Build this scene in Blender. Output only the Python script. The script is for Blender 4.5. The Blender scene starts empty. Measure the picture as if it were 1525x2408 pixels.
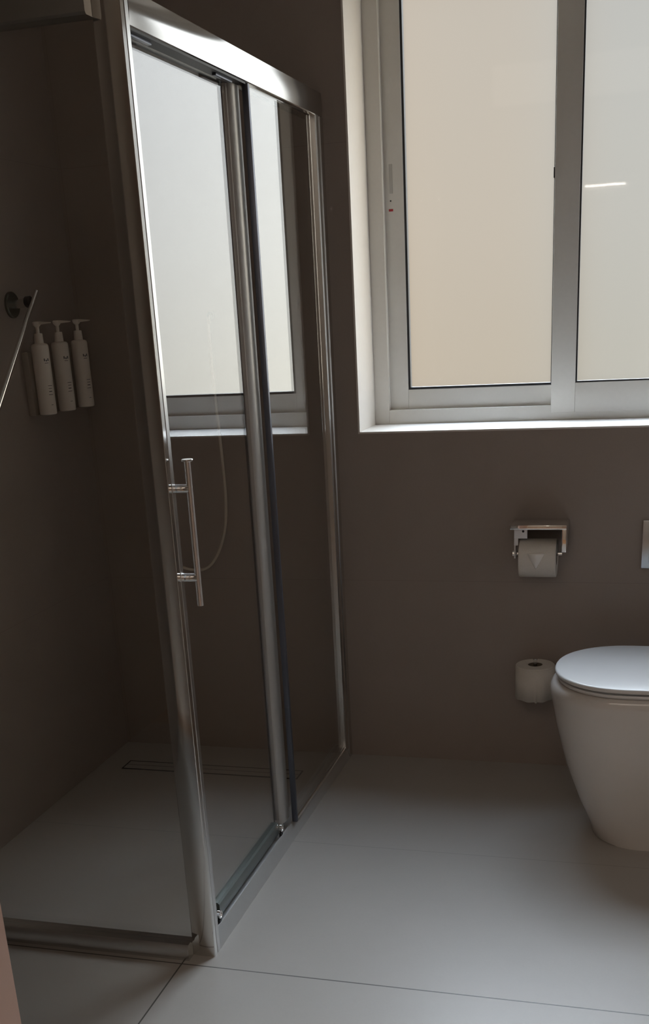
import bpy, bmesh, math
from mathutils import Vector, Matrix

# ------------------------------------------------------------------ camera
scene = bpy.context.scene
COL = scene.collection
F_PX, CY, YAW, PITCH, ROLL = 2677.85, 1742.9, -0.2944, -0.3659, -0.0562
CAM = Vector((0.9177, -3.3317, 1.3737))
cam_data = bpy.data.cameras.new('camera')
cam = bpy.data.objects.new('camera', cam_data)
COL.objects.link(cam)
fw = Vector((math.sin(YAW) * math.cos(PITCH), math.cos(YAW) * math.cos(PITCH), math.sin(PITCH)))
rt0 = Vector((math.cos(YAW), -math.sin(YAW), 0))
up0 = rt0.cross(fw)
rt = rt0 * math.cos(ROLL) + up0 * math.sin(ROLL)
up = up0 * math.cos(ROLL) - rt0 * math.sin(ROLL)
m = Matrix((rt, up, -fw)).transposed().to_4x4()
m.translation = CAM
cam.matrix_world = m
cam_data.sensor_fit = 'HORIZONTAL'
cam_data.sensor_width = 36.0
cam_data.lens = F_PX / 1525.0 * 36.0
cam_data.shift_y = (CY - 1204.0) / 1525.0
cam_data.clip_start = 0.02
scene.camera = cam

# ------------------------------------------------------------------ exposure
vs = scene.view_settings
vs.view_transform = 'Standard'
vs.look = 'None'
vs.gamma = 1.0
vs.use_curve_mapping = False
vs.exposure = 0.0
scene.cycles.use_denoising = True
scene.cycles.max_bounces = 14
scene.cycles.transparent_max_bounces = 16
scene.cycles.glossy_bounces = 6
scene.cycles.diffuse_bounces = 5
scene.cycles.caustics_reflective = False
scene.cycles.caustics_refractive = False

# ------------------------------------------------------------------ sky outside the window
world = bpy.data.worlds.new('sky')
scene.world = world
world.use_nodes = True
nt = world.node_tree
nt.nodes.clear()
wo = nt.nodes.new('ShaderNodeOutputWorld')
bg = nt.nodes.new('ShaderNodeBackground')
tc = nt.nodes.new('ShaderNodeTexCoord')
sp = nt.nodes.new('ShaderNodeSeparateXYZ')
nt.links.new(tc.outputs['Generated'], sp.inputs[0])


def ramp(tree, src, lo, hi, stops, interp='EASE'):
    mr = tree.nodes.new('ShaderNodeMapRange')
    mr.inputs['From Min'].default_value = lo
    mr.inputs['From Max'].default_value = hi
    tree.links.new(src, mr.inputs['Value'])
    cr = tree.nodes.new('ShaderNodeValToRGB')
    cr.color_ramp.interpolation = interp
    els = cr.color_ramp.elements
    while len(els) < len(stops):
        els.new(0.5)
    for e, (p, c) in zip(els, stops):
        e.position = (p - lo) / (hi - lo)
        e.color = (*c, 1) if len(c) == 3 else c
    tree.links.new(mr.outputs[0], cr.inputs[0])
    return cr.outputs[0]


# a dull warm house front stands ahead and to the left, a gap with open low sky to its right,
# an invented taller house further right that shapes light into the shower, bright sky above the roofs
hv = nt.nodes.new('ShaderNodeCombineXYZ')
nt.links.new(sp.outputs['X'], hv.inputs['X'])
nt.links.new(sp.outputs['Y'], hv.inputs['Y'])
hn = nt.nodes.new('ShaderNodeVectorMath')
hn.operation = 'NORMALIZE'
nt.links.new(hv.outputs[0], hn.inputs[0])
hs_ = nt.nodes.new('ShaderNodeSeparateXYZ')
nt.links.new(hn.outputs[0], hs_.inputs[0])
AZ, EL = hs_.outputs['X'], sp.outputs['Z']
SCALE = 10.0
low = ramp(nt, AZ, -1, 1, [
    (-1.0, (.035, .033, .030)), (-0.24, (.0525, .0435, .0340)), (-0.14, (.0495, .0428, .0352)),
    (-0.03, (.0465, .0460, .0434)), (0.12, (.085, .088, .088)), (0.27, (.250, .258, .255)), (0.44, (.275, .286, .29)),
    (0.58, (.36, .35, .32)), (0.8, (.34, .31, .26)), (1.0, (.30, .27, .22))])
tilt = ramp(nt, EL, -1, 1, [(-1.0, (.5, .5, .5)), (-.3, (.72, .70, .66)), (-.05, (.95, .92, .85)), (.05, (1, .99, .965)), (.2, (1.0, 1.02, 1.05)), (1, (1, 1, 1))], 'LINEAR')
lowm = nt.nodes.new('ShaderNodeMix')
lowm.data_type = 'RGBA'
lowm.blend_type = 'MULTIPLY'
lowm.inputs['Factor'].default_value = 1
nt.links.new(low, lowm.inputs['A'])
nt.links.new(tilt, lowm.inputs['B'])
roof = ramp(nt, AZ, -1, 1, [(-1.0, (.5,) * 3), (-.3, (.30,) * 3), (.3, (.30,) * 3), (.6, (.62,) * 3), (1.0, (.8,) * 3)])
df = nt.nodes.new('ShaderNodeMath')
df.operation = 'SUBTRACT'
nt.links.new(EL, df.inputs[0])
nt.links.new(roof, df.inputs[1])
over = nt.nodes.new('ShaderNodeMapRange')
over.interpolation_type = 'SMOOTHSTEP'
over.inputs['From Min'].default_value = -.04
over.inputs['From Max'].default_value = .16
nt.links.new(df.outputs[0], over.inputs['Value'])
sky = nt.nodes.new('ShaderNodeMix')
sky.data_type = 'RGBA'
nt.links.new(over.outputs[0], sky.inputs['Factor'])
nt.links.new(lowm.outputs['Result'], sky.inputs['A'])
SKY = 2.5
dome = ramp(nt, EL, -1, 1, [(-1.0, (SKY * .87 / 4, SKY * .98 / 4, SKY * 1.08 / 4)), (.50, (SKY * .87 / 4, SKY * .98 / 4, SKY * 1.08 / 4)), (.66, (SKY * .8 / 4, SKY * .91 / 4, SKY * 1.02 / 4)),
                            (.84, (SKY * .46 / 4, SKY * .54 / 4, SKY * .63 / 4)), (1.0, (SKY * .2 / 4, SKY * .25 / 4, SKY * .32 / 4))], 'LINEAR')
dm = nt.nodes.new('ShaderNodeVectorMath')
dm.operation = 'SCALE'
dm.inputs['Scale'].default_value = 4.0
nt.links.new(dome, dm.inputs[0])
nt.links.new(dm.outputs[0], sky.inputs['B'])
nt.links.new(sky.outputs['Result'], bg.inputs['Color'])
bg.inputs['Strength'].default_value = SCALE
nt.links.new(bg.outputs[0], wo.inputs[0])
world.cycles.sampling_method = 'MANUAL'
world.cycles.sample_map_resolution = 512

# warm fill light added over the unseen bedroom end, behind the viewer
la = bpy.data.lights.new('bedroom_fill_light', 'AREA')
la.shape = 'RECTANGLE'
la.size, la.size_y = 1.9, 1.4
la.energy = 14.0
la.color = (1.0, .86, .72)
lo = bpy.data.objects.new('bedroom_fill_light', la)
COL.objects.link(lo)
lo.location = (0.25, -3.6, 2.47)

# ------------------------------------------------------------------ materials
def mat(name):
    mt = bpy.data.materials.new(name)
    mt.use_nodes = True
    return mt, mt.node_tree, mt.node_tree.nodes['Principled BSDF']


def plain(name, col, rough=.5, metal=0.0, spec=.5, noise=0.0, scale=40, bump=0.0, coat=0.0):
    mt, t, b = mat(name)
    b.inputs['Roughness'].default_value = rough
    b.inputs['Metallic'].default_value = metal
    b.inputs['Specular IOR Level'].default_value = spec
    b.inputs['Coat Weight'].default_value = coat
    b.inputs['Coat Roughness'].default_value = .05
    c = t.nodes.new('ShaderNodeTexCoord')
    n = t.nodes.new('ShaderNodeTexNoise')
    n.inputs['Scale'].default_value = scale
    n.inputs['Detail'].default_value = 4
    t.links.new(c.outputs['Object'], n.inputs['Vector'])
    mx = t.nodes.new('ShaderNodeMix')
    mx.data_type = 'RGBA'
    lo_, hi_ = [tuple(max(0, min(1, v * k)) for v in col) + (1,) for k in (1 - noise, 1 + noise)]
    mx.inputs['A'].default_value = lo_
    mx.inputs['B'].default_value = hi_
    t.links.new(n.outputs['Fac'], mx.inputs['Factor'])
    t.links.new(mx.outputs['Result'], b.inputs['Base Color'])
    if bump:
        bp = t.nodes.new('ShaderNodeBump')
        bp.inputs['Strength'].default_value = bump
        bp.inputs['Distance'].default_value = .002
        t.links.new(n.outputs['Fac'], bp.inputs['Height'])
        t.links.new(bp.outputs[0], b.inputs['Normal'])
    return mt


def tile(name, col, rough, axes, pitch, offset, grout, width=.0016, noise=.12, spec=.5, faint=None):
    """large-format tile; joint lines at offset + n*pitch along two object axes"""
    mt, t, b = mat(name)
    c = t.nodes.new('ShaderNodeTexCoord')
    s = t.nodes.new('ShaderNodeSeparateXYZ')
    t.links.new(c.outputs['Object'], s.inputs[0])
    dist = []
    for ax, p, o in zip(axes, pitch, offset):
        a = t.nodes.new('ShaderNodeMath'); a.operation = 'SUBTRACT'; a.inputs[1].default_value = o
        t.links.new(s.outputs[ax], a.inputs[0])
        pp = t.nodes.new('ShaderNodeMath'); pp.operation = 'PINGPONG'; pp.inputs[1].default_value = p / 2
        t.links.new(a.outputs[0], pp.inputs[0])
        dist.append(pp.outputs[0])
    mn = t.nodes.new('ShaderNodeMath'); mn.operation = 'MINIMUM'
    t.links.new(dist[0], mn.inputs[0]); t.links.new(dist[1], mn.inputs[1])
    lt = t.nodes.new('ShaderNodeMath'); lt.operation = 'LESS_THAN'; lt.inputs[1].default_value = width
    t.links.new(mn.outputs[0], lt.inputs[0])
    n = t.nodes.new('ShaderNodeTexNoise'); n.inputs['Scale'].default_value = 5; n.inputs['Detail'].default_value = 8
    n.inputs['Roughness'].default_value = .65
    t.links.new(c.outputs['Object'], n.inputs['Vector'])
    n2 = t.nodes.new('ShaderNodeTexNoise'); n2.inputs['Scale'].default_value = 160; n2.inputs['Detail'].default_value = 3
    t.links.new(c.outputs['Object'], n2.inputs['Vector'])
    ad = t.nodes.new('ShaderNodeMath'); ad.operation = 'ADD'
    t.links.new(n.outputs['Fac'], ad.inputs[0])
    sc_ = t.nodes.new('ShaderNodeMath'); sc_.operation = 'MULTIPLY'; sc_.inputs[1].default_value = .35
    t.links.new(n2.outputs['Fac'], sc_.inputs[0]); t.links.new(sc_.outputs[0], ad.inputs[1])
    mx = t.nodes.new('ShaderNodeMix'); mx.data_type = 'RGBA'
    mx.inputs['A'].default_value = tuple(v * (1 - noise) for v in col) + (1,)
    mx.inputs['B'].default_value = tuple(v * (1 + noise * .6) for v in col) + (1,)
    t.links.new(ad.outputs[0], mx.inputs['Factor'])
    mg = t.nodes.new('ShaderNodeMix'); mg.data_type = 'RGBA'
    t.links.new(lt.outputs[0], mg.inputs['Factor'])
    t.links.new(mx.outputs['Result'], mg.inputs['A'])
    mg.inputs['B'].default_value = (*grout, 1)
    last = mg.outputs['Result']
    if faint is not None:
        a = t.nodes.new('ShaderNodeMath'); a.operation = 'SUBTRACT'; a.inputs[1].default_value = faint
        t.links.new(s.outputs[axes[1]], a.inputs[0])
        pp = t.nodes.new('ShaderNodeMath'); pp.operation = 'PINGPONG'; pp.inputs[1].default_value = pitch[1] / 2
        t.links.new(a.outputs[0], pp.inputs[0])
        lf = t.nodes.new('ShaderNodeMath'); lf.operation = 'LESS_THAN'; lf.inputs[1].default_value = width * .6
        t.links.new(pp.outputs[0], lf.inputs[0])
        mf = t.nodes.new('ShaderNodeMix'); mf.data_type = 'RGBA'
        t.links.new(lf.outputs[0], mf.inputs['Factor'])
        t.links.new(last, mf.inputs['A'])
        mf.inputs['B'].default_value = tuple(v * .72 for v in col) + (1,)
        last = mf.outputs['Result']
    t.links.new(last, b.inputs['Base Color'])
    b.inputs['Roughness'].default_value = rough
    b.inputs['Specular IOR Level'].default_value = spec
    return mt


def thin_glass(name, tint, ior):
    """clear pane: Fresnel mix of a mirror and a tinted see-through"""
    mt = bpy.data.materials.new(name); mt.use_nodes = True
    t = mt.node_tree; t.nodes.clear()
    o = t.nodes.new('ShaderNodeOutputMaterial')
    mx = t.nodes.new('ShaderNodeMixShader')
    fr = t.nodes.new('ShaderNodeFresnel'); fr.inputs['IOR'].default_value = ior
    g = t.nodes.new('ShaderNodeNewGeometry')
    # use the same Fresnel curve on both faces
    tr = t.nodes.new('ShaderNodeBsdfTransparent'); tr.inputs[0].default_value = (*tint, 1)
    gl = t.nodes.new('ShaderNodeBsdfGlossy'); gl.inputs['Roughness'].default_value = 0.0
    gl.inputs['Color'].default_value = (1, 1, 1, 1)
    iv = t.nodes.new('ShaderNodeMath'); iv.operation = 'DIVIDE'; iv.inputs[0].default_value = 1; iv.inputs[1].default_value = ior
    m_ = t.nodes.new('ShaderNodeMix'); m_.data_type = 'FLOAT'
    m_.inputs['A'].default_value = ior; m_.inputs['B'].default_value = ior
    t.links.new(m_.outputs[0], fr.inputs['IOR'])
    # Fresnel node inverts the IOR on back faces, so hand it the inverse there
    t.links.new(g.outputs['Backfacing'], m_.inputs['Factor'])
    t.links.new(iv.outputs[0], m_.inputs['B'])
    t.links.new(fr.outputs[0], mx.inputs[0])
    t.links.new(tr.outputs[0], mx.inputs[1]); t.links.new(gl.outputs[0], mx.inputs[2])
    t.links.new(mx.outputs[0], o.inputs[0])
    return mt


def frosted(name, trans=.975):
    mt = bpy.data.materials.new(name); mt.use_nodes = True
    t = mt.node_tree; t.nodes.clear()
    o = t.nodes.new('ShaderNodeOutputMaterial')
    tr = t.nodes.new('ShaderNodeBsdfTransparent'); tr.inputs[0].default_value = (.92, .92, .92, 1)
    tl = t.nodes.new('ShaderNodeBsdfTranslucent'); tl.inputs[0].default_value = (.86, .78, .66, 1)
    a = t.nodes.new('ShaderNodeMixShader'); a.inputs[0].default_value = 1 - trans
    t.links.new(tr.outputs[0], a.inputs[1]); t.links.new(tl.outputs[0], a.inputs[2])
    gl = t.nodes.new('ShaderNodeBsdfGlossy'); gl.inputs['Roughness'].default_value = .02
    b = t.nodes.new('ShaderNodeMixShader'); b.inputs[0].default_value = .006
    t.links.new(a.outputs[0], b.inputs[1]); t.links.new(gl.outputs[0], b.inputs[2])
    t.links.new(b.outputs[0], o.inputs[0])
    return mt


TAUPE = (.350, .300, .268)
M_WALL = tile('wall_tile', TAUPE, .42, ('X', 'Z'), (2.6, 1.2), (-.79, .578), (.312, .267, .238), .0010)
M_WALLS = tile('side_wall_tile', TAUPE, .42, ('Y', 'Z'), (2.6, 1.2), (-1.6, .578), (.312, .267, .238), .0010)
M_WALLB = plain('partition_paint', (.80, .68, .57), .8, noise=.03)
M_FLOOR = tile('floor_tile', (.47, .445, .415), .40, ('X', 'Y'), (1.3, 1.3), (-.065, -1.298), (.10, .092, .084), .0018, .08, faint=-.652)
M_CEIL = plain('ceiling_paint', (.62, .60, .57), .9, noise=.03)
M_PLASTER = plain('reveal_plaster', (.80, .77, .73), .6, noise=.03, scale=60)
M_FRAME = plain('window_paint', (.72, .70, .66), .35, noise=.03, scale=90)
M_CHROME = plain('polished_aluminium', (.78, .77, .74), .10, 1.0, noise=.02, scale=8)
M_SATIN = plain('satin_aluminium', (.70, .70, .69), .26, 1.0, noise=.03, scale=60)
M_BRUSHED = plain('brushed_aluminium', (.62, .62, .61), .45, .6, noise=.03, scale=60)
M_RAIL = plain('rail_aluminium', (.50, .485, .465), .11, 1.0, noise=.02, scale=8)
M_DARKMET = plain('slate_profile', (.13, .14, .175), .35, .8, noise=.03)
M_BRIGHT = plain('chrome', (.88, .88, .88), .05, 1.0, noise=.01)
M_RUBBER = plain('black_gasket', (.012, .013, .016), .5, noise=.1)
M_GLASS = thin_glass('clear_glass', (.968, .960, .945), 1.60)
M_FROST = frosted('frosted_glass')
M_PORC = plain('porcelain', (.74, .70, .66), .12, noise=.015, coat=.6)
M_LID = plain('lid_plastic', (.74, .73, .72), .28, noise=.01)
M_PAPER = plain('tissue_paper', (.78, .74, .68), .95, noise=.05, scale=200, bump=.25)
M_BOTTLE = plain('bottle_plastic', (.92, .87, .80), .4, noise=.02)
M_BRACKET = plain('bracket_plastic', (.46, .42, .37), .4, noise=.03)
M_INK = plain('grey_ink', (.12, .12, .12), .6, noise=.05)
M_RED = plain('red_sticker', (.45, .03, .04), .5, noise=.1)
M_HOSE = plain('hose_metal', (.85, .80, .70), .4, .3, noise=.05)
M_WOOD = plain('door_wood', (.56, .35, .26), .5, noise=.12, scale=6)
M_WOODFLOOR = plain('oak_floor', (.46, .27, .14), .4, noise=.15, scale=9)
M_PLATE = plain('flush_plate_metal', (.62, .66, .70), .2, .8, noise=.02)
M_DARK = plain('dark_slot', (.015, .013, .012), .6, noise=.1)

# ------------------------------------------------------------------ mesh helpers
def bm_new():
    return bmesh.new()


def box(bm, x0, x1, y0, y1, z0, z1, bev=0.0, seg=2):
    tmp = bmesh.new()
    bmesh.ops.create_cube(tmp, size=1)
    for v in tmp.verts:
        v.co = Vector(((x0 + x1) / 2 + v.co.x * (x1 - x0), (y0 + y1) / 2 + v.co.y * (y1 - y0), (z0 + z1) / 2 + v.co.z * (z1 - z0)))
    if bev:
        bmesh.ops.bevel(tmp, geom=tmp.edges[:], offset=bev, segments=seg, affect='EDGES', profile=.6)
    merge(bm, tmp)
    return bm


def merge(bm, tmp):
    me = bpy.data.meshes.new('tmp')
    tmp.to_mesh(me)
    tmp.free()
    bm.from_mesh(me)
    bpy.data.meshes.remove(me)


def prism(bm, pts, axis, a, b):
    """closed 2D outline extruded along an axis; pts in the two other axes (x<y<z order)"""
    def put(p, t):
        q = list(p)
        q.insert(axis, t)
        return Vector(q)
    v0 = [bm.verts.new(put(p, a)) for p in pts]
    v1 = [bm.verts.new(put(p, b)) for p in pts]
    n = len(pts)
    for i in range(n):
        bm.faces.new((v0[i], v0[(i + 1) % n], v1[(i + 1) % n], v1[i]))
    bm.faces.new(v0[::-1])
    bm.faces.new(v1)
    return bm


def lathe(bm, prof, origin=(0, 0, 0), axis='Z', n=48, cap=True):
    """prof: (radius, height) pairs"""
    rings = []
    o = Vector(origin)
    for r, h in prof:
        ring = []
        for k in range(n):
            a = 2 * math.pi * k / n
            c, s = r * math.cos(a), r * math.sin(a)
            p = {'Z': Vector((c, s, h)), 'X': Vector((h, c, s)), 'Y': Vector((c, h, s))}[axis]
            ring.append(bm.verts.new(o + p))
        rings.append(ring)
    for i in range(len(rings) - 1):
        for k in range(n):
            bm.faces.new((rings[i][k], rings[i][(k + 1) % n], rings[i + 1][(k + 1) % n], rings[i + 1][k]))
    if cap:
        bm.faces.new(rings[0][::-1])
        bm.faces.new(rings[-1])
    return bm


def rod(bm, p0, p1, r, n=20, r1=None, bev=0.0):
    p0, p1 = Vector(p0), Vector(p1)
    d = p1 - p0
    L = d.length
    q = d.to_track_quat('Z', 'Y').to_matrix().to_4x4()
    q.translation = p0
    r1 = r if r1 is None else r1
    prof = [(r, 0), (r1, L)]
    if bev:
        prof = [(r - bev, 0), (r, bev), (r1, L - bev), (r1 - bev, L)]
    tmp = bmesh.new()
    lathe(tmp, prof, n=n)
    tmp.transform(q)
    merge(bm, tmp)
    return bm


def sweep(bm, pts, r, n=12):
    pts = [Vector(p) for p in pts]
    rings = []
    nrm = None
    for i, p in enumerate(pts):
        t = (pts[min(i + 1, len(pts) - 1)] - pts[max(i - 1, 0)]).normalized()
        if nrm is None:
            nrm = t.orthogonal().normalized()
        nrm = (nrm - t * nrm.dot(t)).normalized()
        b = t.cross(nrm)
        rings.append([bm.verts.new(p + r * (math.cos(2 * math.pi * k / n) * nrm + math.sin(2 * math.pi * k / n) * b)) for k in range(n)])
    for i in range(len(rings) - 1):
        for k in range(n):
            bm.faces.new((rings[i][k], rings[i][(k + 1) % n], rings[i + 1][(k + 1) % n], rings[i + 1][k]))
    bm.faces.new(rings[0][::-1]); bm.faces.new(rings[-1])
    return bm


def spline(ctrl, steps=14):
    P = [Vector(c) for c in ctrl]
    P = [P[0] * 2 - P[1]] + P + [P[-1] * 2 - P[-2]]
    out = []
    for i in range(1, len(P) - 2):
        for k in range(steps):
            t = k / steps
            a, b, c, d = P[i - 1], P[i], P[i + 1], P[i + 2]
            out.append(.5 * ((2 * b) + (c - a) * t + (2 * a - 5 * b + 4 * c - d) * t * t + (3 * b - a - 3 * c + d) * t ** 3))
    out.append(P[-2])
    return out


def obj(name, bm, mt, parent=None, smooth=True, angle=35):
    bmesh.ops.recalc_face_normals(bm, faces=bm.faces[:])
    me = bpy.data.meshes.new(name)
    bm.to_mesh(me)
    bm.free()
    me.materials.append(mt)
    o = bpy.data.objects.new(name, me)
    COL.objects.link(o)
    if smooth:
        for p in me.polygons:
            p.use_smooth = True
        try:
            me.set_sharp_from_angle(angle=math.radians(angle))
        except Exception:
            pass
    if parent:
        o.parent = parent
        o.matrix_parent_inverse = Matrix.Identity(4)
        off = Vector((0, 0, 0))
        pr = parent
        while pr:
            off += pr.location
            pr = pr.parent
        me.transform(Matrix.Translation(-off))
    return o


def thing(name, label, cat, loc=(0, 0, 0), group=None):
    o = bpy.data.objects.new(name, None)
    o.empty_display_size = .05
    COL.objects.link(o)
    o.location = loc
    tag(o, label, cat, group)
    return o


def tag(o, label, cat, group=None):
    o['label'] = label
    o['category'] = cat
    if group:
        o['group'] = group
    return o


def struct(name, bm, mt, label, cat, parent=None, **k):
    o = obj(name, bm, mt, parent, **k)
    if not parent:
        o['kind'] = 'structure'
        tag(o, label, cat)
    return o


# ------------------------------------------------------------------ room
XL, XR, YB, ZC = -.80, 1.30, -4.40, 2.50
WX0, WX1, WZ0, WZ1 = .069, 1.215, 1.019, 2.26      # window opening (clear)
E_ = .005                                           # plaster thickness in the reveal
struct('floor', box(bm_new(), XL - .15, XR + .15, -2.7, .3, -.12, 0), M_FLOOR, 'large pale greige floor tiles with thin dark joints', 'floor', smooth=False)
struct('floor_bedroom', box(bm_new(), XL - .15, XR + .15, YB - .15, -2.7, -.12, 0), M_WOODFLOOR, 'warm wooden bedroom floor behind the viewer', 'floor', smooth=False)
b = bm_new()
box(b, XL - .15, WX0 - E_, 0, .3, 0, ZC)
box(b, WX1 + E_, XR + .15, 0, .3, 0, ZC)
box(b, WX0 - E_, WX1 + E_, 0, .3, 0, WZ0 - E_)
box(b, WX0 - E_, WX1 + E_, 0, .3, WZ1 + E_, ZC)
struct('wall_back', b, M_WALL, 'dark taupe tiled wall holding the frosted window', 'wall', smooth=False)
struct('wall_left', box(bm_new(), XL - .15, XL, YB, 0, 0, ZC), M_WALLS, 'dark taupe tiled wall on the left inside the shower', 'wall', smooth=False)
struct('wall_right', box(bm_new(), XR, XR + .15, YB, 0, 0, ZC), M_WALLS, 'dark taupe tiled wall on the right behind the toilet', 'wall', smooth=False)
struct('wall_front', box(bm_new(), XL - .15, XR + .15, YB - .15, YB, 0, ZC), M_CEIL, 'wall facing the window, behind the viewer', 'wall', smooth=False)
struct('wall_partition', box(bm_new(), XL, -.016, -2.95, -2.845, 0, ZC), M_WALLB, 'wall piece beside the open doorway, behind the viewer', 'wall', smooth=False)
struct('ceiling', box(bm_new(), XL - .15, XR + .15, YB - .15, .3, ZC, ZC + .12), M_CEIL, 'plain pale ceiling over the bathroom', 'ceiling', smooth=False)

# white lining of the window recess: sill, sides and head
b = bm_new()
box(b, WX0 - E_, WX0, -.002, .29, WZ0 - E_, WZ1 + E_)
box(b, WX1, WX1 + E_, -.002, .29, WZ0 - E_, WZ1 + E_)
box(b, WX0, WX1, -.002, .29, WZ0 - E_, WZ0)
box(b, WX0, WX1, -.002, .29, WZ1, WZ1 + E_)
struct('trim_1', b, M_PLASTER, 'white plastered recess and sill around the frosted window', 'window reveal', smooth=False)

# ------------------------------------------------------------------ sliding window
win = thing('window_1', 'white framed sliding window with two frosted panes above the paper holders', 'window', (.64, .21, WZ0))
win['kind'] = 'structure'
b = bm_new()
fx, fz = .044, .041
for x0, x1, z0, z1 in ((WX0, WX0 + fx, WZ0, WZ1), (WX1 - fx, WX1, WZ0, WZ1), (WX0 + fx, WX1 - fx, WZ0, WZ0 + fz), (WX0 + fx, WX1 - fx, WZ1 - fz, WZ1)):
    box(b, x0, x1, .20, .288, z0, z1, .0018)
obj('window_frame', b, M_FRAME, win)


def frame_ring(bm, x0, x1, z0, z1, wl, wr, wb, wt, y0, y1, bev=.002):
    box(bm, x0, x0 + wl, y0, y1, z0, z1, bev)
    box(bm, x1 - wr, x1, y0, y1, z0, z1, bev)
    box(bm, x0 + wl, x1 - wr, y0, y1, z0, z0 + wb, bev)
    box(bm, x0 + wl, x1 - wr, y0, y1, z1 - wt, z1, bev)


def ring_lb(bm, x0, x1, z0, z1, w, y0, y1):
    box(bm, x0, x0 + w, y0, y1, z0, z1)
    box(bm, x1 - w, x1, y0, y1, z0, z1)
    box(bm, x0 + w, x1 - w, y0, y1, z0, z0 + w)
    box(bm, x0 + w, x1 - w, y0, y1, z1 - w, z1)


# left sash, set further back
b = bm_new(); frame_ring(b, .112, .660, 1.058, 2.222, .057, .058, .059, .060, .226, .254)
sL = obj('sash', b, M_FRAME, win)
b = bm_new(); ring_lb(b, .168, .603, 1.116, 2.163, .0075, .228, .250)
obj('gasket', b, M_RUBBER, sL, smooth=False)
obj('pane', box(bm_new(), .172, .602, .238, .244, 1.12, 2.162), M_FROST, sL, smooth=False)
obj('finger_pull', box(bm_new(), .1275, .1375, .2245, .228, 1.661, 1.738, .0012), plain('finger_pull_grey', (.50, .485, .46), .4, noise=.03), sL)
b = bm_new(); rod(b, (.1305, .2246, 1.642), (.1305, .2275, 1.642), .0022)
obj('lock_hole', b, M_RUBBER, sL)
obj('red_sticker', box(bm_new(), .1245, .1370, .2253, .2265, 1.6145, 1.6205), M_RED, sL, smooth=False)
# right sash, in front
b = bm_new(); frame_ring(b, .600, WX1 - .042, 1.040, 2.222, .069, .069, .083, .060, .196, .222)
sR = obj('sash', b, M_FRAME, win)
b = bm_new(); ring_lb(b, .666, WX1 - .108, 1.120, 2.163, .0075, .198, .216)
obj('gasket', b, M_RUBBER, sR, smooth=False)
obj('pane', box(bm_new(), .671, WX1 - .110, .204, .210, 1.125, 2.162), M_FROST, sR, smooth=False)
obj('latch', box(bm_new(), .5965, .6015, .197, .207, 1.665, 1.692, .001), M_RUBBER, sR)

# ------------------------------------------------------------------ shower enclosure
H = 1.90
Lf = 1.258
sh = thing('shower_enclosure', 'chrome framed glass shower enclosure with sliding door in the left corner', 'shower', (-.4, -.63, 0))

# corner post: gently bowed chrome face towards the room, two narrow strips on the side
b = bm_new()
pts = [(-.053, -Lf + .0195), (-.053, -Lf + .0035)]
for k in range(0, 17):
    t = k / 16
    pts.append((-.0518 + .0506 * t, -Lf + .0025 - .0024 * math.sin(math.pi * t)))
pts += [(0, -Lf + .0037), (0, -Lf + .0170), (-.002, -Lf + .0190)]
prism(b, pts, 2, 0, H + .012)
post = obj('corner_post', b, M_CHROME, sh, angle=14)
b = bm_new()
prism(b, [(-.052, -Lf + .0205), (-.001, -Lf + .0205), (0, -Lf + .0215), (0, -1.2225), (-.002, -1.2205), (-.052, -1.2205)], 2, 0, H)
obj('side_jamb', b, M_SATIN, post, angle=14)

# top rail above the door, convex polished face
b = bm_new()
pts = [(-.052, H), (-.010, H)]
pts = [(-.052, H), (-.006, H)]
for k in range(0, 25):
    t = k / 24
    pts.append((-.0012 + .0016 * math.sin(math.pi * t), H - .0015 - .0565 * t))
pts += [(-.004, 1.8405)]
pts += [(-.012, 1.839), (-.012, 1.853), (-.026, 1.853), (-.026, 1.842), (-.031, 1.842), (-.031, 1.853), (-.048, 1.853), (-.048, 1.841), (-.052, 1.841)]
prism(b, pts, 1, -1.2203, -.003)
obj('top_rail', b, M_RAIL, sh, angle=14)

obj('rail_shade_strip', box(bm_new(), -.0500, -.0050, -1.219, -.610, 1.8365, 1.8405), M_RUBBER, bpy.data.objects['top_rail'], smooth=False)  # black strip added for the shade under the rail

# threshold rail below the door
b = bm_new()
pts = [(-.056, 0), (0, 0)]
for k in range(0, 11):
    t = k / 10
    pts.append((-.0005 - .0150 * t, .003 + .034 * t + .0035 * math.sin(math.pi * t)))
pts += [(-.0185, .037), (-.020, .029), (-.046, .026), (-.048, .033), (-.056, .033)]
prism(b, pts, 1, -1.2203, -.002)
obj('threshold_rail', b, M_BRUSHED, sh, angle=14)

# profile fixed to the back wall
b = bm_new()
prism(b, [(-.034, -.001), (-.034, -.034), (-.003, -.034), (.0005, -.030), (.0005, -.001)], 2, .0, 1.8405)
obj('wall_profile', b, M_SATIN, sh, angle=14)

# fixed glass panel next to the wall
b = bm_new()
prism(b, [(-.026, -.040), (-.026, -.064), (-.004, -.064), (-.001, -.060), (-.001, -.040)], 2, .036, 1.841)
fp = obj('fixed_panel', b, M_SATIN, sh, angle=14)
obj('glass_pane', box(bm_new(), -.0145, -.0105, -.595, -.060, .034, 1.845), M_GLASS, fp, smooth=False)
b = bm_new()
box(b, -.0150, -.0005, -.607, -.596, .037, 1.838, .0015)
box(b, -.0150, -.0040, -.596, -.590, .037, 1.838, .001)
obj('edge_profile', b, M_DARKMET, fp)
obj('edge_seal', box(bm_new(), -.0095, -.006, -.5895, -.584, .037, 1.838), M_RUBBER, fp, smooth=False)
obj('bottom_bead', box(bm_new(), -.009, -.004, -.588, -.066, .0362, .0445, .001), M_BRIGHT, fp)

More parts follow.
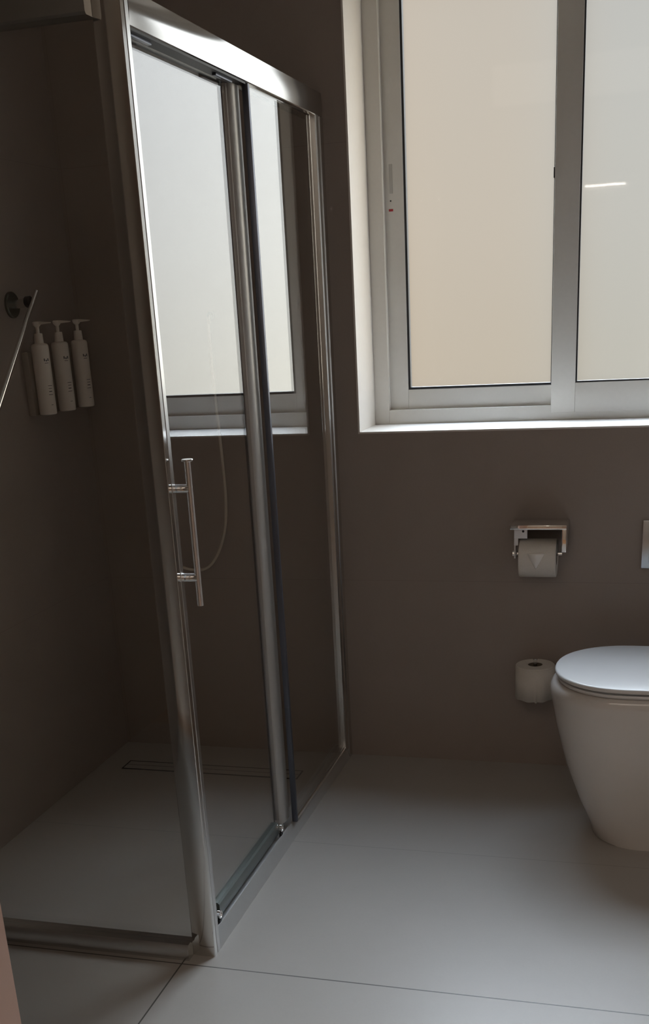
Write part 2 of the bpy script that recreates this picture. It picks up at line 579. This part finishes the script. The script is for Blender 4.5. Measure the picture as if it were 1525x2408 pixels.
# sliding door, closed against the corner post
b = bm_new()
prism(b, [(-.0475, -.604), (-.0475, -.655), (-.046, -.657)] + [(-.046 + .0225 * math.sin(math.radians(a_)), -.630 - .027 * math.cos(math.radians(a_))) for a_ in range(3, 91, 6)] + [(-.0235, -.604)], 2, .050, 1.836)
box(b, -.047, -.024, -1.2195, -1.196, .050, 1.836, .003)
sd = obj('sliding_door', b, M_BRUSHED, sh, angle=14)
obj('glass_pane', box(bm_new(), -.037, -.033, -1.197, -.650, .052, 1.8363), M_GLASS, sd, smooth=False)
obj('edge_seal', box(bm_new(), -.0505, -.0476, -.660, -.640, .052, 1.836), M_RUBBER, sd, smooth=False)
b = bm_new()
prism(b, [(-.045, .040), (-.026, .040), (-.0235, .046), (-.0235, .074), (-.028, .078), (-.042, .078), (-.045, .074)], 1, -1.150, -.702)
obj('bottom_guide', b, plain('guide_grey_green', (.16, .18, .17), .35, .6, noise=.03), sd)
for y in (-1.163, -.690):
    b = bm_new()
    lathe(b, [(.0045, -.0245), (.0095, -.0245), (.0105, -.0235), (.0105, -.0165), (.0095, -.0155), (.0060, -.0155), (.0050, -.0175), (.0045, -.0245)], (0, y, .0560), 'X', 32, cap=False)
    rl = obj('roller', b, M_BRIGHT, sd)
    b = bm_new()
    box(b, -.0230, -.0170, y - .010, y + .006, .0300, .0450, .001)
    obj('roller_clip', b, M_RUBBER, sd)
for y in (-1.150, -.72):
    obj('hanger', box(bm_new(), -.0225, -.0135, y - .05, y + .05, 1.8315, 1.8372, .001), M_DARKMET, sd)
hx, hy = .026, -1.2105
b = bm_new()
rod(b, (hx, hy, .810), (hx, hy, 1.1005), .0068, 28, bev=.0006)
rod(b, (hx, hy, 1.1000), (hx, hy, 1.1045), .0118, 32, bev=.001)
for z in (1.047, .868):
    rod(b, (-.024, hy, z), (hx, hy, z), .0085, 24)
obj('handle', b, M_BRIGHT, sd)

# glass screen across the front
b = bm_new()
prism(b, [(-1.284, 0), (-1.236, 0), (-1.236, .034), (-1.262, .034), (-1.266, .039), (-1.280, .039), (-1.284, .034)], 0, XL + .002, -.0525)
sc_ = obj('front_screen', b, M_SATIN, sh, angle=50)
b = bm_new()
prism(b, [(-1.284, 1.856), (-1.280, 1.852), (-1.240, 1.852), (-1.240, H), (-1.278, H), (-1.284, 1.893)], 0, XL + .002, -.0525)
obj('head_rail', b, plain('dull_aluminium', (.30, .29, .27), .45, .9, noise=.03), sc_)
obj('glass_pane', box(bm_new(), XL + .002, -.0525, -1.254, -1.248, .036, 1.853), M_GLASS, sc_, smooth=False)

# ------------------------------------------------------------------ inside the shower
b = bm_new()
dx0, dx1, dy0, dy1 = -.715, -.118, -.232, -.164
box(b, dx0, dx1, dy0, dy0 + .004, .0, .0018)
box(b, dx0, dx1, dy1 - .004, dy1, .0, .0018)
box(b, dx0, dx0 + .004, dy0 + .004, dy1 - .004, .0, .0018)
box(b, dx1 - .004, dx1, dy0 + .004, dy1 - .004, .0, .0018)
dr = thing('linear_drain', 'long narrow floor drain with dark outline at the back of the shower', 'drain', ((dx0 + dx1) / 2, (dy0 + dy1) / 2, 0))
obj('drain_slot', b, M_DARK, dr, smooth=False)
obj('cover', box(bm_new(), dx0 + .004, dx1 - .004, dy0 + .004, dy1 - .004, 0, .0012), M_FLOOR, dr, smooth=False)

# hand shower bar held at a slant
bar = thing('shower_bar', 'slanting chrome bar held by a round bracket on the left shower wall', 'shower bar', (XL, -.37, 1.419))
bd = Vector((0, -.287, -.284)).normalized()
b = bm_new()
p0 = Vector((-.728, -.350, 1.4475))
rod(b, p0, p0 + bd * .52, .0065, 24, r1=.0095, bev=.001)
obj('bar', b, M_BRIGHT, bar)
b = bm_new()
lathe(b, [(.034, 0), (.034, .006), (.031, .009), (.012, .0095)], (XL + .0005, -.370, 1.416), 'X', 40)
obj('wall_flange', b, plain('flange_dark_chrome', (.14, .15, .13), .25, .8, noise=.03), bar)
b = bm_new()
rod(b, (XL + .009, -.370, 1.416), (-.748, -.372, 1.421), .0115, 24, bev=.001)
obj('bracket_arm', b, M_SATIN, bar)
b = bm_new()
rod(b, (-.752, -.372, 1.421), (-.735, -.373, 1.422), .0145, 24, bev=.002)
obj('clamp', b, M_RUBBER, bar)

# shower hose looping down in front of the back wall
hose_pts = spline([(-.365, -.012, 1.36), (-.362, -.030, 1.345), (-.360, -.038, 1.28), (-.358, -.04, 1.139), (-.352, -.04, .95), (-.352, -.04, .82),
                   (-.366, -.04, .73), (-.402, -.04, .65), (-.446, -.04, .616), (-.512, -.04, .621), (-.57, -.04, .655), (-.595, -.034, .69), (-.60, -.012, .70)])
hs = thing('shower_hose', 'thin metal shower hose looping down the wall behind the sliding door', 'hose', (-.36, 0, 1.36))
b = bm_new(); sweep(b, hose_pts, .0045)
obj('hose', b, M_HOSE, hs)
for cx, cz in ((-.365, 1.36), (-.60, .70)):
    b = bm_new(); lathe(b, [(.011, -.0005), (.011, -.006), (.007, -.008), (.007, -.014)], (cx, 0, cz), 'Y', 28)
    obj('wall_elbow', b, M_DARKMET, hs)

# three pump bottles in brackets
def cyl_patch(bm, c, r, a0, a1, z0, z1, n=8):
    vs0, vs1 = [], []
    for k in range(n + 1):
        a = math.radians(a0 + (a1 - a0) * k / n)
        vs0.append(bm.verts.new((c[0] + r * math.cos(a), c[1] + r * math.sin(a), z0)))
        vs1.append(bm.verts.new((c[0] + r * math.cos(a), c[1] + r * math.sin(a), z1)))
    for k in range(n):
        bm.faces.new((vs0[k], vs0[k + 1], vs1[k + 1], vs1[k]))


BX = -.752
bz = 1.124
places = [(-.330, 'white pump bottle nearest the slanting bar, first of three on the shower wall'),
          (-.215, 'white pump bottle in the middle of three on the shower wall'),
          (-.095, 'white pump bottle nearest the back corner, last of three on the shower wall')]
blabels = ['grey wall bracket holding the pump bottle nearest the slanting bar',
           'grey wall bracket holding the middle pump bottle',
           'grey wall bracket holding the pump bottle nearest the back corner']


def make_bottle(y, label):
    o = thing('pump_bottle', label, 'bottle', (BX, y, bz), 'pump bottles on the shower wall')
    b = bm_new()
    R = .0240
    lathe(b, [(R - .003, 0), (R - .0008, .001), (R, .004), (R, .180), (R - .0008, .1845), (R - .004, .188), (.014, .1895)], (BX, y, bz), n=40)
    obj('body', b, M_BOTTLE, o)
    b = bm_new()
    lathe(b, [(.0125, .189), (.0130, .191), (.0118, .214), (.0108, .2155), (.0050, .216), (.0050, .234)], (BX, y, bz), n=32)
    obj('collar', b, M_BOTTLE, o)
    b = bm_new()
    lathe(b, [(.0052, .232), (.0105, .2375), (.0118, .2435), (.0095, .2468)], (BX, y, bz), n=28)
    # spout pointing away from the wall
    prism(b, [(BX - .006, bz + .2395), (BX + .012, bz + .2385), (BX + .040, bz + .2405), (BX + .0415, bz + .2432), (BX + .012, bz + .2462), (BX - .006, bz + .2464)], 1, y - .006, y + .006)
    obj('pump_head', b, M_BOTTLE, o)
    b = bm_new()
    r = R + .0003
    c = (BX, y)
    # small printed mark and the fine lines of print lower down (too small to read in the photo)
    for a0, a1, z0, z1 in ((-46, -38, .143, .150), (-34, -24, .142, .1465), (-20, -10, .143, .150), (-42, -14, .137, .1385),
                           (-40, -8, .077, .0785), (-38, -12, .0695, .071), (-38, -14, .061, .0635), (-42, -10, .053, .0545), (-34, -18, .0255, .0268)):
        cyl_patch(b, c, r, a0, a1, bz + z0, bz + z1)
    obj('print', b, M_INK, o, smooth=False)
    return o


def make_bracket(y, label):
    b = bm_new()
    box(b, XL, XL + .019, y - .021, y + .021, bz - .002, bz + .168, .002)
    box(b, XL + .010, BX + .012, y - .018, y + .018, bz - .0025, bz - .0003, .0006)
    o = obj('bottle_bracket', b, M_BRACKET)
    tag(o, label, 'bracket', 'bottle brackets on the shower wall')
    return o


for (y, lb), bl in zip(places, blabels):
    make_bottle(y, lb)
    make_bracket(y, bl)

# ------------------------------------------------------------------ toilet
def d_outline(x0, b, xe, yc, n=28, p=2.15, a=None):
    """round nose at x0 pointing to -x, straight sides back to xe"""
    a = b if a is None else a
    pts = []
    for k in range(n + 1):
        th = math.radians(90 + 180 * k / n)
        c, s = math.cos(th), math.sin(th)
        pts.append((x0 + a + a * math.copysign(abs(c) ** (2 / p), c), yc + b * math.copysign(abs(s) ** (2 / p), s)))
    pts.append((xe, yc - b))
    pts.append((xe, yc + b))
    return pts


def loft(bm, secs):
    rings = [[bm.verts.new((x, y, z)) for x, y in pts] for pts, z in secs]
    n = len(rings[0])
    for i in range(len(rings) - 1):
        for k in range(n):
            bm.faces.new((rings[i][k], rings[i][(k + 1) % n], rings[i + 1][(k + 1) % n], rings[i + 1][k]))
    bm.faces.new(rings[0][::-1]); bm.faces.new(rings[-1])


YT = -.420
toi = thing('toilet', 'white egg shaped floor standing toilet with closed lid at the right edge', 'toilet', (1.0, YT, 0))
prof = [(.792, .0), (.786, .004), (.776, .040), (.748, .100), (.718, .184), (.698, .252), (.682, .321), (.672, .379), (.668, .405), (.670, .418), (.677, .427), (.690, .430)]
secs = []
for x0, z in prof:
    w = .134 + (.193 - .134) * min(1, max(0, (.786 - x0) / .118))
    secs.append((d_outline(x0, w, XR - .004, YT, a=w * (.98 if z > .2 else .95)), z))
b = bm_new(); loft(b, secs)
obj('bowl', b, M_PORC, toi, angle=50)
b = bm_new()
loft(b, [(d_outline(.694, .178, 1.24, YT), .4305), (d_outline(.688, .184, 1.242, YT), .4325), (d_outline(.686, .186, 1.243, YT), .437), (d_outline(.688, .184, 1.242, YT), .4405), (d_outline(.70, .172, 1.24, YT), .4415)])
obj('seat', b, M_LID, toi, angle=50)
b = bm_new()
loft(b, [(d_outline(.702, .172, 1.24, YT), .4465), (d_outline(.684, .190, 1.243, YT), .4475), (d_outline(.680, .194, 1.245, YT), .4505), (d_outline(.680, .194, 1.245, YT), .4560), (d_outline(.6815, .1925, 1.244, YT), .4585), (d_outline(.685, .189, 1.243, YT), .4598)])
lid = obj('lid', b, M_LID, toi, angle=50)
for yy in (YT - .08, YT + .08):
    b = bm_new()
    rod(b, (1.235, yy - .02, .445), (1.235, yy + .02, .445), .012)
    obj('hinge', b, M_BRIGHT, toi)

# flush plate at the picture's right edge
fpz0, fpz1 = .624, .761
pl_ = thing('flush_plate', 'pale metallic wall plate right of the upper paper roll, at the right edge', 'flush plate', (.98, 0, .69))
obj('plate', box(bm_new(), .880, 1.085, -.012, -.0005, fpz0, fpz1, .002), M_PLATE, pl_)
for x0, x1 in ((.900, .995), (1.0, 1.065)):
    obj('button', box(bm_new(), x0, x1, -.015, -.010, fpz0 + .016, fpz1 - .016, .0015), M_PLATE, pl_)

# ------------------------------------------------------------------ toilet paper holder and roll
ph = thing('paper_holder', 'chrome paper holder with flat shelf on the wall under the window', 'paper holder', (.598, 0, .74))
b = bm_new()
box(b, .5205, .677, -.110, -.002, .7535, .7655, .0012)
obj('shelf', b, M_BRIGHT, ph)
b = bm_new()
box(b, .6645, .677, -.110, -.004, .690, .7540, .0012)
obj('side_arm', b, M_BRIGHT, ph)
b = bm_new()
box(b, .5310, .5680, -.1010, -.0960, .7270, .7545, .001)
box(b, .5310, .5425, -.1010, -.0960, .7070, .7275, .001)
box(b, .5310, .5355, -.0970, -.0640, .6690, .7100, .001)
bk = obj('wall_bracket', b, plain('bracket_pale_sheen', (.86, .86, .88), .3, .1, noise=.02), ph)  # pale colour painted in for the chrome's bright reflection
b = bm_new(); rod(b, (.5565, -.1020, .7475), (.5565, -.1005, .7475), .0034)
obj('screw_hole', b, M_RUBBER, bk)
b = bm_new()
RY, RZ = -.072, .6785
rod(b, (.5255, RY, RZ), (.6635, RY, RZ), .0062, 24)
rod(b, (.5235, RY, RZ), (.5375, RY, RZ), .0095, 24, bev=.001)
obj('spindle', b, M_BRIGHT, ph)


def paper_roll(name, c, axis, L, R, r, label, group=None, wob=0.0):
    o = thing(name, label, 'toilet roll', c, group)
    b = bm_new()
    prof = [(r, -L / 2), (R - .002, -L / 2), (R, -L / 2 + .002), (R, L / 2 - .002), (R - .002, L / 2), (r, L / 2), (r, -L / 2)]
    lathe(b, prof, c, axis, 64, cap=False)
    obj('paper', b, M_PAPER, o)
    b = bm_new()
    lathe(b, [(r - .0015, -L / 2 + .001), (r - .0002, -L / 2 + .001), (r - .0002, L / 2 - .001), (r - .0015, L / 2 - .001), (r - .0015, -L / 2 + .001)], c, axis, 40, cap=False)
    obj('core', b, plain('card_core', (.20, .16, .12), .9, noise=.05), o)
    return o


CR = .0205
c1 = (.5970, RY, RZ - (CR - .0018) + .0063)
roll = paper_roll('toilet_roll', c1, 'X', .104, .0545, CR, 'white toilet roll with folded triangle tip hanging under the chrome shelf', 'toilet rolls')
# folded triangular end lying on the front of the roll
b = bm_new()
R1 = .0553
top, tip, hw = 24, -22, .024
rows = 12
prev = None
for k in range(rows + 1):
    a = math.radians(top + (tip - top) * k / rows)
    w = hw * (1 - k / rows) + .0006
    y = c1[1] - R1 * math.cos(a)
    z = c1[2] + R1 * math.sin(a)
    cur = [b.verts.new((c1[0] - .002 + s * w, y, z)) for s in (-1, 1)]
    if prev:
        b.faces.new((prev[0], prev[1], cur[1], cur[0]))
    prev = cur
tri = obj('folded_tip', b, plain('folded_paper', (.97, .94, .89), .95, noise=.03, scale=200), roll)
sm = tri.modifiers.new('solid', 'SOLIDIFY'); sm.thickness = .0009; sm.offset = 1

# spare roll on an upright holder beside the toilet
c2 = (.5925, -.0725, .2985)
sp_ = thing('spare_roll_holder', 'small upright chrome spare roll holder on the wall beside the toilet', 'paper holder', (c2[0], 0, .25))
b = bm_new()
rod(b, (c2[0], -.0005, .2405), (c2[0], -.009, .2405), .019, 28, bev=.001)
sweep(b, spline([(c2[0], -.008, .2405), (c2[0], -.045, .2405), (c2[0], -.066, .2415), (c2[0], c2[1], .249), (c2[0], c2[1], .265)], 6), .0055)
rod(b, (c2[0], c2[1], .25), (c2[0], c2[1], .360), .0055, 20)
hd = obj('upright', b, M_SATIN, sp_)
b = bm_new(); rod(b, (c2[0], c2[1], .356), (c2[0], c2[1], .366), .0068, 20, bev=.001)
obj('tip', b, M_BRIGHT, sp_)
r2 = paper_roll('toilet_roll', c2, 'Z', .099, .0570, .0215, 'white spare toilet roll standing upright on a post next to the toilet', 'toilet rolls')
# loose ragged paper edge around the lower rim
b = bm_new()
nn = 60
import random
random.seed(4)
prev = None
for k in range(nn + 1):
    a = math.radians(190 + 175 * k / nn)
    dz = .002 + .0025 * math.sin(k * .21) ** 2 + (.004 if 30 <= k <= 31 else 0)
    rr = .0573
    cur = [b.verts.new((c2[0] + rr * math.cos(a), c2[1] + rr * math.sin(a), c2[2] + .046)), b.verts.new((c2[0] + (rr + .0002) * math.cos(a), c2[1] + (rr + .0002) * math.sin(a), c2[2] - .0470 - dz))]
    if prev:
        b.faces.new((prev[0], cur[0], cur[1], prev[1]))
    prev = cur
ls = obj('loose_sheet', b, M_PAPER, r2)
sm = ls.modifiers.new('solid', 'SOLIDIFY'); sm.thickness = .0005; sm.offset = 1

# ------------------------------------------------------------------ door leaf at the near left edge
dl = thing('door_1', 'edge of a brown wooden door at the lower left corner', 'door', (-.036, -2.4, 0))
dl['kind'] = 'structure'
obj('leaf', box(bm_new(), -.056, -.016, -2.84, -2.0, .006, 2.08, .002), M_WOOD, dl)

# slim light bar on the wall behind the viewer (its reflection shows in the right pane)
lb = thing('light_bar', 'slim lit light bar on the wall behind the viewer', 'lamp', (.50, YB, 1.98))
obj('housing', box(bm_new(), .37, .63, YB, YB + .03, 1.985, 2.0, .002), M_SATIN, lb)
me_, t_, b_ = mat('lit_diffuser')
b_.inputs['Emission Color'].default_value = (1, .93, .84, 1)
b_.inputs['Emission Strength'].default_value = 100
obj('diffuser', box(bm_new(), .375, .625, YB + .004, YB + .028, 1.976, 1.985, .001), me_, lb)
